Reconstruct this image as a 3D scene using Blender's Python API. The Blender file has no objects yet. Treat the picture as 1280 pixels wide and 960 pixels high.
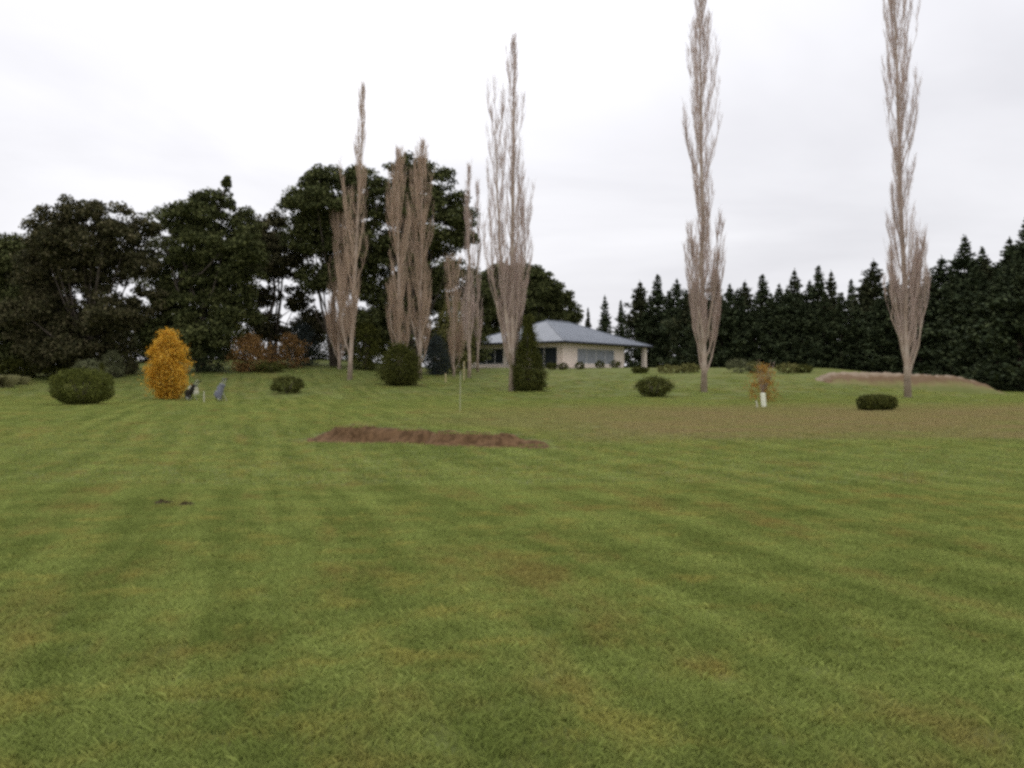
import bpy, math, random
import numpy as np
from mathutils import Vector, Matrix, Euler

# ------------------------------------------------------------------ camera, sky, sun, exposure
SC = bpy.context.scene
C = SC.collection
F = 1256.0                      # focal length in pixels of a 1280 wide frame
CAM_Z = 1.6
cd = bpy.data.cameras.new('camera')
cam = bpy.data.objects.new('camera', cd); C.objects.link(cam)
cam.location = (0, 0, CAM_Z)
cam.rotation_euler = (math.radians(90), 0, 0)
cd.sensor_width = 36.0
cd.lens = 36.0 * F / 1280.0
cd.clip_start = 0.05
cd.clip_end = 6000
SC.camera = cam

SUN_EL, SUN_AZ = math.radians(40), math.radians(-14)     # azimuth from +Y, to the left
world = bpy.data.worlds.new('World'); SC.world = world
world.use_nodes = True
wn, wl = world.node_tree.nodes, world.node_tree.links
bg = wn['Background']
sky = wn.new('ShaderNodeTexSky'); sky.sky_type = 'NISHITA'; sky.sun_disc = False
sky.sun_elevation = SUN_EL; sky.sun_rotation = SUN_AZ
sky.air_density = 1.0; sky.dust_density = 2.0
bg.inputs['Strength'].default_value = 0.10
tc = wn.new('ShaderNodeTexCoord')
sep = wn.new('ShaderNodeSeparateXYZ'); wl.new(tc.outputs['Generated'], sep.inputs[0])
def wmath(op, a, b=None, clamp=False):
    n = wn.new('ShaderNodeMath'); n.operation = op; n.use_clamp = clamp
    for i, v in enumerate((a, b)):
        if v is None: continue
        if hasattr(v, 'links') or hasattr(v, 'is_linked'): wl.new(v, n.inputs[i])
        else: n.inputs[i].default_value = v
    return n.outputs[0]
zc = wmath('MAXIMUM', sep.outputs[2], 0.0)
den = wmath('ADD', zc, 0.14)
comb = wn.new('ShaderNodeCombineXYZ')
wl.new(wmath('DIVIDE', sep.outputs[0], den), comb.inputs[0])
wl.new(wmath('DIVIDE', sep.outputs[1], den), comb.inputs[1])
cn = wn.new('ShaderNodeTexNoise'); cn.inputs['Scale'].default_value = 0.8
cn.inputs['Detail'].default_value = 5; cn.inputs['Roughness'].default_value = 0.5
cn.inputs['Distortion'].default_value = 0.4
wl.new(comb.outputs[0], cn.inputs['Vector'])
ramp = wn.new('ShaderNodeValToRGB')
ramp.color_ramp.elements[0].position = 0.34; ramp.color_ramp.elements[0].color = (0.725, 0.725, 0.765, 1)
ramp.color_ramp.elements[1].position = 0.66; ramp.color_ramp.elements[1].color = (0.89, 0.89, 0.925, 1)
wl.new(cn.outputs['Fac'], ramp.inputs[0])
# thin cloud round the hidden sun is brighter
sd = Vector((math.sin(math.radians(-10)) * math.cos(math.radians(24)), math.cos(math.radians(-10)) * math.cos(math.radians(24)), math.sin(math.radians(24))))
dot = wn.new('ShaderNodeVectorMath'); dot.operation = 'DOT_PRODUCT'
wl.new(tc.outputs['Generated'], dot.inputs[0]); dot.inputs[1].default_value = sd
glow = wmath('POWER', wmath('MAXIMUM', dot.outputs['Value'], 0.0), 14.0)
lift = wmath('ADD', wmath('MULTIPLY', glow, 0.22), wmath('ADD', wmath('MULTIPLY', wmath('POWER', zc, 2.0), 1.7), 1.0))
vm = wn.new('ShaderNodeVectorMath'); vm.operation = 'SCALE'
wl.new(ramp.outputs[0], vm.inputs[0]); wl.new(wmath('MULTIPLY', lift, 10.0), vm.inputs['Scale'])
mx = wn.new('ShaderNodeMix'); mx.data_type = 'RGBA'; mx.inputs[0].default_value = 0.97
wl.new(sky.outputs[0], mx.inputs[6]); wl.new(vm.outputs[0], mx.inputs[7])
wl.new(mx.outputs[2], bg.inputs['Color'])

sl = bpy.data.lights.new('sun', 'SUN'); sl.energy = 0.7; sl.angle = math.radians(14); sl.color = (1, 0.96, 0.9)
so = bpy.data.objects.new('sun', sl); C.objects.link(so)
sv = Vector((math.sin(SUN_AZ) * math.cos(SUN_EL), math.cos(SUN_AZ) * math.cos(SUN_EL), math.sin(SUN_EL)))
so.rotation_euler = (-sv).to_track_quat('-Z', 'Y').to_euler()
so.location = (0, 0, 60)

vs = SC.view_settings
vs.view_transform = 'Standard'; vs.look = 'None'; vs.gamma = 1; vs.exposure = 0.0; vs.use_curve_mapping = False
SC.render.film_transparent = False
SC.cycles.pixel_filter_type = 'BLACKMAN_HARRIS'
SC.cycles.filter_width = 3.0
SC.cycles.max_bounces = 6
SC.cycles.diffuse_bounces = 3
SC.cycles.use_denoising = False

# ------------------------------------------------------------------ helpers
RNG = np.random.default_rng(7)
def rot(v, a): return (v[0] * math.cos(a) - v[1] * math.sin(a), v[0] * math.sin(a) + v[1] * math.cos(a))

def material(name, ramp_cols=None, col=None, rough=0.9, noise=3.0, rnd=0.5, transl=0.0, metal=0.0, bump=0.0, bscale=20, spec=0.1, coord='Object'):
    m = bpy.data.materials.new(name); m.use_nodes = True
    nt = m.node_tree; N, L = nt.nodes, nt.links
    b = N['Principled BSDF']; b.inputs['Roughness'].default_value = rough
    b.inputs['Metallic'].default_value = metal
    b.inputs['Specular IOR Level'].default_value = spec
    tcn = N.new('ShaderNodeTexCoord')
    if ramp_cols:
        nz = N.new('ShaderNodeTexNoise'); nz.inputs['Scale'].default_value = noise; nz.inputs['Detail'].default_value = 4
        L.new(tcn.outputs[coord], nz.inputs['Vector'])
        geo = N.new('ShaderNodeNewGeometry')
        mm = N.new('ShaderNodeMix'); mm.data_type = 'FLOAT'; mm.inputs[0].default_value = rnd
        L.new(nz.outputs['Fac'], mm.inputs[2]); L.new(geo.outputs['Random Per Island'], mm.inputs[3])
        r = N.new('ShaderNodeValToRGB')
        els = r.color_ramp.elements
        n = len(ramp_cols)
        while len(els) < n: els.new(0.5)
        for i, c in enumerate(ramp_cols):
            els[i].position = 0.2 + 0.6 * i / (n - 1); els[i].color = (*c, 1)
        L.new(mm.outputs[0], r.inputs[0]); src = r.outputs[0]
        L.new(src, b.inputs['Base Color'])
    else:
        b.inputs['Base Color'].default_value = (*col, 1); src = None
    if bump:
        nb = N.new('ShaderNodeTexNoise'); nb.inputs['Scale'].default_value = bscale; nb.inputs['Detail'].default_value = 6
        L.new(tcn.outputs[coord], nb.inputs['Vector'])
        bp = N.new('ShaderNodeBump'); bp.inputs['Strength'].default_value = bump; bp.inputs['Distance'].default_value = 0.05
        L.new(nb.outputs['Fac'], bp.inputs['Height']); L.new(bp.outputs[0], b.inputs['Normal'])
    if transl:
        t = N.new('ShaderNodeBsdfTranslucent'); ms = N.new('ShaderNodeMixShader'); ms.inputs[0].default_value = transl
        if src: L.new(src, t.inputs[0])
        else: t.inputs[0].default_value = (*col, 1)
        L.new(b.outputs[0], ms.inputs[1]); L.new(t.outputs[0], ms.inputs[2])
        L.new(ms.outputs[0], N['Material Output'].inputs['Surface'])
    return m

def tag(o, label=None, cat=None, group=None, kind=None):
    if label: o['label'] = label
    if cat: o['category'] = cat
    if group: o['group'] = group
    if kind: o['kind'] = kind
    return o
def empty(name, loc, label, cat, group=None, rz=0.0):
    o = bpy.data.objects.new(name, None); C.objects.link(o)
    o.location = loc; o.rotation_euler = (0, 0, rz); o.empty_display_size = 0.3
    return tag(o, label, cat, group)
def link(name, me, mat, parent=None, loc=None):
    me.materials.clear(); me.materials.append(mat)
    o = bpy.data.objects.new(name, me); C.objects.link(o)
    if parent: o.parent = parent
    if loc is not None: o.location = loc
    return o
def np_mesh(name, V, Fc, k, smooth=False):
    me = bpy.data.meshes.new(name)
    V = np.asarray(V, dtype=np.float32); Fc = np.asarray(Fc, dtype=np.int32)
    me.vertices.add(len(V)); me.vertices.foreach_set('co', V.ravel())
    me.loops.add(Fc.size); me.loops.foreach_set('vertex_index', Fc.ravel())
    me.polygons.add(len(Fc)); me.polygons.foreach_set('loop_start', np.arange(0, Fc.size, k, dtype=np.int32))
    me.update(calc_edges=True)
    if smooth: me.polygons.foreach_set('use_smooth', np.ones(len(Fc), dtype=bool))
    me.validate()
    return me

class MB:
    """collects boxes, tubes and lathes into one mesh"""
    def __init__(s): s.v = []; s.f = []
    def quadloop(s, rings, closed=True, caps=True):
        n = len(rings[0]); b = len(s.v)
        for r in rings: s.v += [tuple(p) for p in r]
        for i in range(len(rings) - 1):
            for j in range(n):
                k = (j + 1) % n
                s.f.append((b + i * n + j, b + i * n + k, b + (i + 1) * n + k, b + (i + 1) * n + j))
        if caps:
            s.f.append(tuple(b + j for j in reversed(range(n))))
            e = b + (len(rings) - 1) * n
            s.f.append(tuple(e + j for j in range(n)))
    def box(s, x0, y0, z0, x1, y1, z1):
        r = lambda z: [(x0, y0, z), (x1, y0, z), (x1, y1, z), (x0, y1, z)]
        s.quadloop([r(z0), r(z1)]); return s
    def tube(s, pts, rads, n=6, caps=True):
        pts = [Vector(p) for p in pts]
        rings = []
        for i, p in enumerate(pts):
            d = (pts[min(i + 1, len(pts) - 1)] - pts[max(i - 1, 0)])
            if d.length < 1e-9: d = Vector((0, 0, 1))
            d.normalize()
            a = d.cross(Vector((0, 0, 1)) if abs(d.z) < 0.9 else Vector((1, 0, 0))).normalized(); b2 = d.cross(a)
            r = rads[i] if hasattr(rads, '__len__') else rads
            rings.append([p + (a * math.cos(2 * math.pi * k / n) - b2 * math.sin(2 * math.pi * k / n)) * -r for k in range(n)])
        s.quadloop(rings, caps=caps); return s
    def mesh(s, name, smooth=False, bevel=0.0):
        me = bpy.data.meshes.new(name); me.from_pydata(s.v, [], s.f); me.update()
        import bmesh
        bm = bmesh.new(); bm.from_mesh(me)
        bmesh.ops.recalc_face_normals(bm, faces=bm.faces)
        if bevel: bmesh.ops.bevel(bm, geom=list(bm.edges), offset=bevel, segments=2, affect='EDGES', profile=0.6)
        if smooth:
            for f in bm.faces: f.smooth = True
        bm.to_mesh(me); bm.free()
        return me
    def build(s, name, mat, parent=None, loc=None, smooth=False, bevel=0.0):
        return link(name, s.mesh(name, smooth, bevel), mat, parent, loc)

# ------------------------------------------------------------------ terrain
PY = np.array([-40, 0, 20, 26, 32, 40, 50, 61, 70, 80, 95, 110, 130, 170, 300, 900, 3000.])
PZ = np.array([0.1, 0, 0, .05, .22, .40, .50, .63, 1.02, 1.62, 2.60, 3.33, 3.65, 3.8, 3.0, 1.0, 0.])
def _slopes(x, y):
    h = np.diff(x); d = np.diff(y) / h; m = np.zeros_like(y)
    for i in range(1, len(x) - 1):
        if d[i - 1] * d[i] > 0:
            w1 = 2 * h[i] + h[i - 1]; w2 = h[i] + 2 * h[i - 1]
            m[i] = (w1 + w2) / (w1 / d[i - 1] + w2 / d[i])
    m[0] = d[0]; m[-1] = d[-1]; return m
PM = _slopes(PY, PZ)
def base_profile(Y):
    Y = np.clip(Y, PY[0], PY[-1] - 1e-3)
    i = np.clip(np.searchsorted(PY, Y, side='right') - 1, 0, len(PY) - 2)
    h = PY[i + 1] - PY[i]; t = (Y - PY[i]) / h
    return ((2*t**3 - 3*t**2 + 1) * PZ[i] + (t**3 - 2*t**2 + t) * h * PM[i] + (-2*t**3 + 3*t**2) * PZ[i+1] + (t**3 - t**2) * h * PM[i+1])
def sstep(a, b, x):
    t = np.clip((x - a) / (b - a), 0, 1); return t * t * (3 - 2 * t)
def bank_t(X, Y):
    foot = 26.9 + (X + 5.3) * (-2.9 / 6.4) + 0.20 * np.sin(X * 1.3) + 0.07 * np.sin(X * 3.7 + 1.4 * np.sin(X))
    return Y - foot
def bank_h(X):
    return (0.40 - 0.022 * (X + 5.3)) * sstep(-5.9, -4.2, X) * (1 - sstep(-0.4, 1.4, X)) * (1 + 0.07 * np.sin(X * 1.1))
def ground(X, Y):
    X = np.asarray(X, dtype=float); Y = np.asarray(Y, dtype=float)
    B = base_profile(Y)
    u = X / np.maximum(Y, 1.0)
    c = 1 - 0.78 * sstep(0.30, 0.50, u) * (1 - 0.5 * sstep(150, 400, Y))
    c = c + 0.36 * sstep(-0.50, -0.34, u) * (1 - sstep(-0.19, -0.06, u)) * sstep(61, 90, Y)
    c = c - 0.10 * sstep(-0.30, -0.52, u) * 1.0
    z = np.where(B > 0.63, 0.63 + (B - 0.63) * np.where(Y > 61, c, 1), B)
    t = bank_t(X, Y)
    z = z + bank_h(X) * sstep(-0.08, 0.55, t) * (1 - sstep(1.2, 9.0, t))
    # soft lumps of an old paddock
    z = z + 0.035 * np.sin(X * 0.55 + 0.8 * np.sin(Y * 0.21)) * np.sin(Y * 0.37 + 1.3) * sstep(6, 14, Y)
    return z
def gz(x, y): return float(ground(x, y))
def at(px, py, ymax=160.0):
    """the ground point seen at a pixel of the 1280x960 photograph"""
    u, v = (px - 640) / F, (480 - py) / F
    Y = np.arange(3.5, ymax, 0.05)
    g = ground(Y * u, Y); r = CAM_Z + v * Y
    k = np.argmax(g >= r)
    if not (g >= r).any(): k = len(Y) - 1
    y = float(Y[k]); return Vector((u * y, y, gz(u * y, y)))
def on(px, Y):
    x = (px - 640) / F * Y; return Vector((x, Y, gz(x, Y)))

def axis(spec):
    out = []
    for a, b, st in spec: out += list(np.arange(a, b, st))
    return np.array(out + [spec[-1][1]])
xs = axis([(-3000, -600, 300), (-600, -150, 30), (-150, -60, 3.0), (-60, -20, 0.8), (-20, -7, 0.3), (-7, 2.2, 0.07), (2.2, 20, 0.3), (20, 60, 0.8), (60, 150, 3), (150, 600, 30), (600, 3000, 300)])
ys = axis([(-40, 0, 4), (0, 22.5, 0.3), (22.5, 29, 0.07), (29, 62, 0.4), (62, 130, 1.0), (130, 300, 6), (300, 3000, 150)])
XX, YY = np.meshgrid(xs, ys)
ZZ = ground(XX, YY)
nx, ny = len(xs), len(ys)
bm_mask = (bank_h(XX) > 0.02) & (bank_t(XX, YY) > -0.15) & (bank_t(XX, YY) < 0.75)
def smooth_noise(shape, k):
    f = RNG.normal(0, 1, shape)
    for ax in (0, 1):
        f = sum(np.roll(f, d, ax) for d in range(-k, k + 1)) / (2 * k + 1)
    return f / f.std()
ZZ = ZZ + bm_mask * (smooth_noise(ZZ.shape, 1) * 0.014 + smooth_noise(ZZ.shape, 4) * 0.022)
idx = np.arange(nx * ny).reshape(ny, nx)
Fc = np.stack([idx[:-1, :-1], idx[:-1, 1:], idx[1:, 1:], idx[1:, :-1]], -1).reshape(-1, 4)
gme = np_mesh('ground', np.stack([XX, YY, ZZ], -1).reshape(-1, 3), Fc, 4, smooth=True)
# bare soil as a point attribute (the cut face of the bank)
soil = sstep(0.02, 0.10, bank_h(XX)) * sstep(-0.45, -0.1, bank_t(XX, YY)) * (1 - sstep(0.42, 0.72, bank_t(XX, YY)))
att = gme.attributes.new('soil', 'FLOAT', 'POINT'); att.data.foreach_set('value', soil.ravel().astype(np.float32))

def ground_color(nt, blades=False):
    """turf colour laid out in metres of the paddock; shared by the soil sheet and the grass blades"""
    N, L = nt.nodes, nt.links
    geo = N.new('ShaderNodeNewGeometry'); s = N.new('ShaderNodeSeparateXYZ'); L.new(geo.outputs['Position'], s.inputs[0])
    def M(op, a, b=None, c=None, clamp=False):
        n = N.new('ShaderNodeMath'); n.operation = op; n.use_clamp = clamp
        for i, v in enumerate((a, b, c)):
            if v is None: continue
            if isinstance(v, (int, float)): n.inputs[i].default_value = v
            else: L.new(v, n.inputs[i])
        return n.outputs[0]
    def noise(scale, sx=1, sy=1, detail=3, rough=0.55, off=0, vec=None):
        mp = N.new('ShaderNodeMapping'); L.new(vec or geo.outputs['Position'], mp.inputs[0])
        mp.inputs['Scale'].default_value = (sx, sy, 0.3); mp.inputs['Location'].default_value = (off, off * 1.7, 0)
        n = N.new('ShaderNodeTexNoise'); n.inputs['Scale'].default_value = scale
        n.inputs['Detail'].default_value = detail; n.inputs['Roughness'].default_value = rough
        L.new(mp.outputs[0], n.inputs['Vector']); return n.outputs['Fac']
    def rng(v, a, b, lo=0.0, hi=1.0):
        n = N.new('ShaderNodeMapRange'); n.interpolation_type = 'SMOOTHSTEP'
        L.new(v, n.inputs[0]); n.inputs[1].default_value = a; n.inputs[2].default_value = b
        n.inputs[3].default_value = lo; n.inputs[4].default_value = hi; return n.outputs[0]
    def mix(f, a, b):
        n = N.new('ShaderNodeMix'); n.data_type = 'RGBA'
        if isinstance(f, (int, float)): n.inputs[0].default_value = f
        else: L.new(f, n.inputs[0])
        for i, v in ((6, a), (7, b)):
            if isinstance(v, tuple): n.inputs[i].default_value = (*v, 1)
            else: L.new(v, n.inputs[i])
        return n.outputs[2]
    x, y = s.outputs[0], s.outputs[1]
    # mowing swaths, gently curved, heading away to the left
    th = math.atan(0.27)
    sx = M('ADD', M('MULTIPLY', x, math.cos(th)), M('MULTIPLY', y, math.sin(th)))
    tx = M('SUBTRACT', M('MULTIPLY', y, math.cos(th)), M('MULTIPLY', x, math.sin(th)))
    sx = M('ADD', sx, M('MULTIPLY', noise(0.07, off=3), 1.6))
    cv = N.new('ShaderNodeCombineXYZ'); L.new(sx, cv.inputs[0]); L.new(tx, cv.inputs[1])
    streak = noise(1.0, 2.1, 0.11, 4, 0.6, vec=cv.outputs[0])
    wave = M('MULTIPLY', M('ADD', M('SINE', M('MULTIPLY', sx, 5.6)), 1.0), 0.5)
    big = noise(0.16, 1, 0.8, 3, 0.5, off=11)
    mid = noise(0.9, 1, 1, 4, 0.62, off=5)
    fine = noise(7.0, 1, 1, 5, 0.7)
    t = M('ADD', M('MULTIPLY', streak, 0.52), M('ADD', M('MULTIPLY', wave, 0.05), M('MULTIPLY', mid, 0.43)))
    col = mix(rng(t, 0.34, 0.67), G_DARK, G_LIGHT)
    yel = rng(M('ADD', M('MULTIPLY', noise(1.7, 1, 1, 4, 0.65, off=21), 0.7), M('MULTIPLY', big, 0.3)), 0.49, 0.66)
    col = mix(M('MULTIPLY', yel, 0.58), col, G_STRAW)
    br = rng(M('ADD', M('MULTIPLY', noise(0.55, 1.4, 0.8, 4, 0.7, off=37), 0.6), M('MULTIPLY', streak, 0.4)), 0.50, 0.66)
    col = mix(M('MULTIPLY', br, 0.62), col, G_BROWN)
    # worn brown ground on the upper terrace, from the bank away to the right
    lim0 = M('ADD', M('MULTIPLY', M('SUBTRACT', noise(0.30, 0.6, 1, 4, 0.6, off=8), 0.5), 9.0), 0.0)
    yy = M('ADD', y, lim0)
    band = M('MULTIPLY', rng(yy, 25.0, 31.5), rng(M('SUBTRACT', yy, M('MULTIPLY', M('MAXIMUM', M('SUBTRACT', x, 0.0), 0.0), 0.12)), 39.0, 57.0, 1.0, 0.0))
    side = rng(M('ADD', x, M('MULTIPLY', lim0, 0.6)), -7.0, 7.0)
    worn = M('MULTIPLY', M('MULTIPLY', band, side), rng(noise(0.8, 0.4, 1, 4, 0.65, off=50), 0.28, 0.62, 0.40, 1.0))
    col = mix(M('MULTIPLY', worn, 0.95), col, G_WORN)
    if blades:
        hv = N.new('ShaderNodeHueSaturation')
        v = M('ADD', M('MULTIPLY', geo.outputs['Random Per Island'], 1.2), 1.75)
        L.new(v, hv.inputs['Value']); L.new(col, hv.inputs['Color']); return hv.outputs[0], None, M, noise, mix, rng
    f = rng(fine, 0.3, 0.7, 0.72, 1.25)
    vmn = N.new('ShaderNodeVectorMath'); vmn.operation = 'SCALE'; L.new(col, vmn.inputs[0]); L.new(f, vmn.inputs['Scale'])
    return vmn.outputs[0], fine, M, noise, mix, rng
G_DARK = (0.076, 0.093, 0.022); G_LIGHT = (0.136, 0.157, 0.044); G_STRAW = (0.168, 0.146, 0.040)
G_BROWN = (0.120, 0.088, 0.028); G_WORN = (0.142, 0.112, 0.052)
MG = bpy.data.materials.new('turf'); MG.use_nodes = True
nt = MG.node_tree; b = nt.nodes['Principled BSDF']; b.inputs['Roughness'].default_value = 0.95; b.inputs['Specular IOR Level'].default_value = 0.1
col, fine, M, noise, mix, rng = ground_color(nt)
an = nt.nodes.new('ShaderNodeAttribute'); an.attribute_name = 'soil'
soilf = rng(M('ADD', an.outputs['Fac'], M('MULTIPLY', M('SUBTRACT', noise(2.2, 1, 1.5, 4, 0.7, off=77), 0.5), 1.5)), 0.30, 0.62)
soilf = M('MULTIPLY', soilf, rng(an.outputs['Fac'], 0.02, 0.12))
soilcol = mix(rng(noise(6.0, 1, 1, 5, 0.7, off=2), 0.35, 0.65), (0.064, 0.036, 0.016), (0.150, 0.088, 0.044))
col = mix(soilf, col, soilcol)
nt.links.new(col, b.inputs['Base Color'])
bp = nt.nodes.new('ShaderNodeBump'); bp.inputs['Strength'].default_value = 0.9; bp.inputs['Distance'].default_value = 0.06
nt.links.new(fine, bp.inputs['Height']); nt.links.new(bp.outputs[0], b.inputs['Normal'])
tag(link('ground', gme, MG), kind='structure')

# earth bank along the right edge of the lawn, in front of the conifers
def earth_bank():
    n, k = 90, 18
    V = []
    for i in range(n):
        t = i / (n - 1)
        px = 1020 + 245 * t
        Y = 82 - 4 * t + 0.6 * math.sin(t * 9)
        p = on(px, Y)
        ytop = np.interp(t, [0, .06, .15, .4, .74, .86, 1], [472, 468.5, 467, 467.5, 471, 478, 497])
        ztop = CAM_Z + (480 - ytop) / F * (Y + 1.4)
        h = max(0.02, ztop - p.z + 0.04 * math.sin(i * 1.3))
        ends = float(sstep(0, .10, t) * (1 - sstep(.93, 1, t))); h = h * ends
        for j in range(k):
            s = j / (k - 1)
            dy = -2.6 + 7.4 * s
            prof = min(1, max(0, (s - 0.02) / 0.42)) ** 0.8 * (1 if s < 0.62 else max(0, 1 - (s - 0.62) / 0.38) ** 1.2)
            x = p.x + RNG.normal(0, .03); y = Y + dy
            V.append((x, y, gz(x, y) - 0.12 + prof * (h + 0.1) * (0.15 + 0.85 * ends) + RNG.normal(0, 0.025)))
    idx = np.arange(n * k).reshape(n, k)
    Fq = np.stack([idx[:-1, :-1], idx[1:, :-1], idx[1:, 1:], idx[:-1, 1:]], -1).reshape(-1, 4)
    m = material('bank_earth', [(0.075, 0.045, 0.025), (0.115, 0.085, 0.04), (0.165, 0.125, 0.075), (0.10, 0.11, 0.032)], noise=0.9, rnd=0.0, bump=0.8, bscale=5)
    me = np_mesh('earth_bank', V, Fq, 4, True)
    a = me.attributes.new('slope', 'FLOAT', 'POINT'); sv = np.tile(np.linspace(0, 1, k), n) + np.repeat(np.interp(np.linspace(0, 1, n), [0, .25, .7, 1], [0.0, .10, -.02, .0]), k)
    a.data.foreach_set('value', sv.astype(np.float32))
    t_ = m.node_tree; N, L = t_.nodes, t_.links
    at_ = N.new('ShaderNodeAttribute'); at_.attribute_name = 'slope'
    nz = N.new('ShaderNodeTexNoise'); nz.inputs['Scale'].default_value = 1.1; nz.inputs['Detail'].default_value = 5; nz.inputs['Roughness'].default_value = .7
    L.new(N['Texture Coordinate'].outputs['Object'], nz.inputs['Vector'])
    ad = N.new('ShaderNodeMath'); ad.operation = 'MULTIPLY_ADD'; L.new(nz.outputs['Fac'], ad.inputs[0]); ad.inputs[1].default_value = .38; L.new(at_.outputs['Fac'], ad.inputs[2])
    cr = N.new('ShaderNodeValToRGB'); L.new(ad.outputs[0], cr.inputs[0]); e = cr.color_ramp.elements
    for pos, c in ((.28, (0.100, 0.125, 0.028)), (.40, (0.15, 0.14, 0.048)), (.50, (0.115, 0.068, 0.036)), (.60, (0.135, 0.085, 0.05)), (.68, (0.24, 0.185, 0.135))):
        q = e.new(pos); q.color = (*c, 1)
    e.remove(e[0]); e.remove(e[-1])
    mm = N.new('ShaderNodeMix'); mm.data_type = 'RGBA'; mm.inputs[0].default_value = .75
    L.new(N['Color Ramp'].outputs[0], mm.inputs[6]); L.new(cr.outputs[0], mm.inputs[7]); L.new(mm.outputs[2], N['Principled BSDF'].inputs['Base Color'])
    o = link('earth_bank', me, m); tag(o, kind='structure')
earth_bank()

# ------------------------------------------------------------------ foliage and wood materials
M_BARK_D = material('macrocarpa_bark', [(0.07, 0.055, 0.045), (0.15, 0.125, 0.105)], noise=2, rnd=0.0, bump=0.5)
M_BARK_P = material('pine_bark', [(0.05, 0.035, 0.028), (0.10, 0.075, 0.06)], noise=2, rnd=0.0)
M_POP_T = material('poplar_bark', [(0.24, 0.18, 0.14), (0.40, 0.31, 0.245), (0.52, 0.45, 0.38)], noise=1.2, rnd=0.0, bump=0.4)
M_POP_B = material('poplar_twigs', [(0.40, 0.30, 0.255), (0.58, 0.47, 0.41)], noise=0.5, rnd=0.5)
M_POP_BR = material('poplar_twigs_brown', [(0.37, 0.265, 0.19), (0.54, 0.41, 0.31)], noise=0.5, rnd=0.5)
M_MAC = material('macrocarpa_foliage', [(0.028, 0.034, 0.013), (0.064, 0.074, 0.025), (0.135, 0.14, 0.052)], noise=0.5, rnd=0.55)
M_MAC_W = material('macrocarpa_foliage_brownish', [(0.026, 0.028, 0.014), (0.060, 0.058, 0.024), (0.14, 0.12, 0.065)], noise=0.4, rnd=0.55)
M_PINE = material('pine_foliage', [(0.020, 0.028, 0.014), (0.042, 0.056, 0.026), (0.085, 0.10, 0.046)], noise=0.5, rnd=0.5)
M_PINE2 = material('pine_foliage_olive', [(0.020, 0.024, 0.012), (0.044, 0.050, 0.022), (0.085, 0.086, 0.040)], noise=0.5, rnd=0.5)
M_OLIVE = material('hedge_foliage', [(0.036, 0.045, 0.008), (0.078, 0.088, 0.016), (0.13, 0.135, 0.028)], noise=1.5, rnd=0.5)
M_DARKSH = material('dark_shrub_foliage', [(0.024, 0.028, 0.007), (0.056, 0.062, 0.012), (0.11, 0.108, 0.024)], noise=1.5, rnd=0.5)
M_GREY = material('grey_green_foliage', [(0.060, 0.066, 0.032), (0.11, 0.118, 0.058), (0.17, 0.17, 0.09)], noise=1.2, rnd=0.5)
M_BLUE = material('blue_green_foliage', [(0.030, 0.038, 0.036), (0.065, 0.078, 0.072)], noise=1.2, rnd=0.5)
M_GOLD = material('golden_foliage', [(0.34, 0.155, 0.015), (0.62, 0.345, 0.03), (0.76, 0.50, 0.11)], noise=1.6, rnd=0.5, transl=0.25)
M_RUST = material('rust_foliage', [(0.095, 0.055, 0.022), (0.23, 0.125, 0.045), (0.30, 0.19, 0.075)], noise=1.0, rnd=0.5, transl=0.2)
M_ORANGE = material('orange_foliage', [(0.22, 0.105, 0.02), (0.40, 0.20, 0.045), (0.34, 0.27, 0.09)], noise=2.0, rnd=0.6, transl=0.2)
M_YG = material('yellow_green_foliage', [(0.075, 0.080, 0.022), (0.15, 0.145, 0.045), (0.22, 0.20, 0.08)], noise=1.2, rnd=0.5)
M_TUSS = material('tussock_blades', [(0.20, 0.19, 0.08), (0.36, 0.34, 0.17)], noise=2, rnd=0.6)

def leaf_mesh(name, P, S, Nrm=None, asp=1.5, D=None, spread=0.8, rng=RNG):
    """diamond leaves at P of length S; Nrm biases their normals, D their long axes"""
    n = len(P)
    nr = rng.normal(size=(n, 3)) * spread
    if Nrm is not None: nr = nr + Nrm
    nr /= np.linalg.norm(nr, axis=1, keepdims=True) + 1e-9
    d = rng.normal(size=(n, 3)) if D is None else D + rng.normal(size=(n, 3)) * 0.35
    d = d - nr * (d * nr).sum(1, keepdims=True); d /= np.linalg.norm(d, axis=1, keepdims=True) + 1e-9
    w = np.cross(nr, d)
    S = np.asarray(S).reshape(-1, 1)
    a = P - d * S * 0.5; b_ = P + w * S * 0.5 / asp + d * S * 0.05 + nr * S * 0.08; c = P + d * S * 0.5; e = P - w * S * 0.5 / asp + d * S * 0.05 + nr * S * 0.08
    V = np.stack([a, b_, c, e], 1).reshape(-1, 3)
    return np_mesh(name, V, np.arange(4 * n).reshape(n, 4), 4)

def sph(n, rng=RNG):
    v = rng.normal(size=(n, 3)); return v / np.linalg.norm(v, axis=1, keepdims=True)

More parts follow.
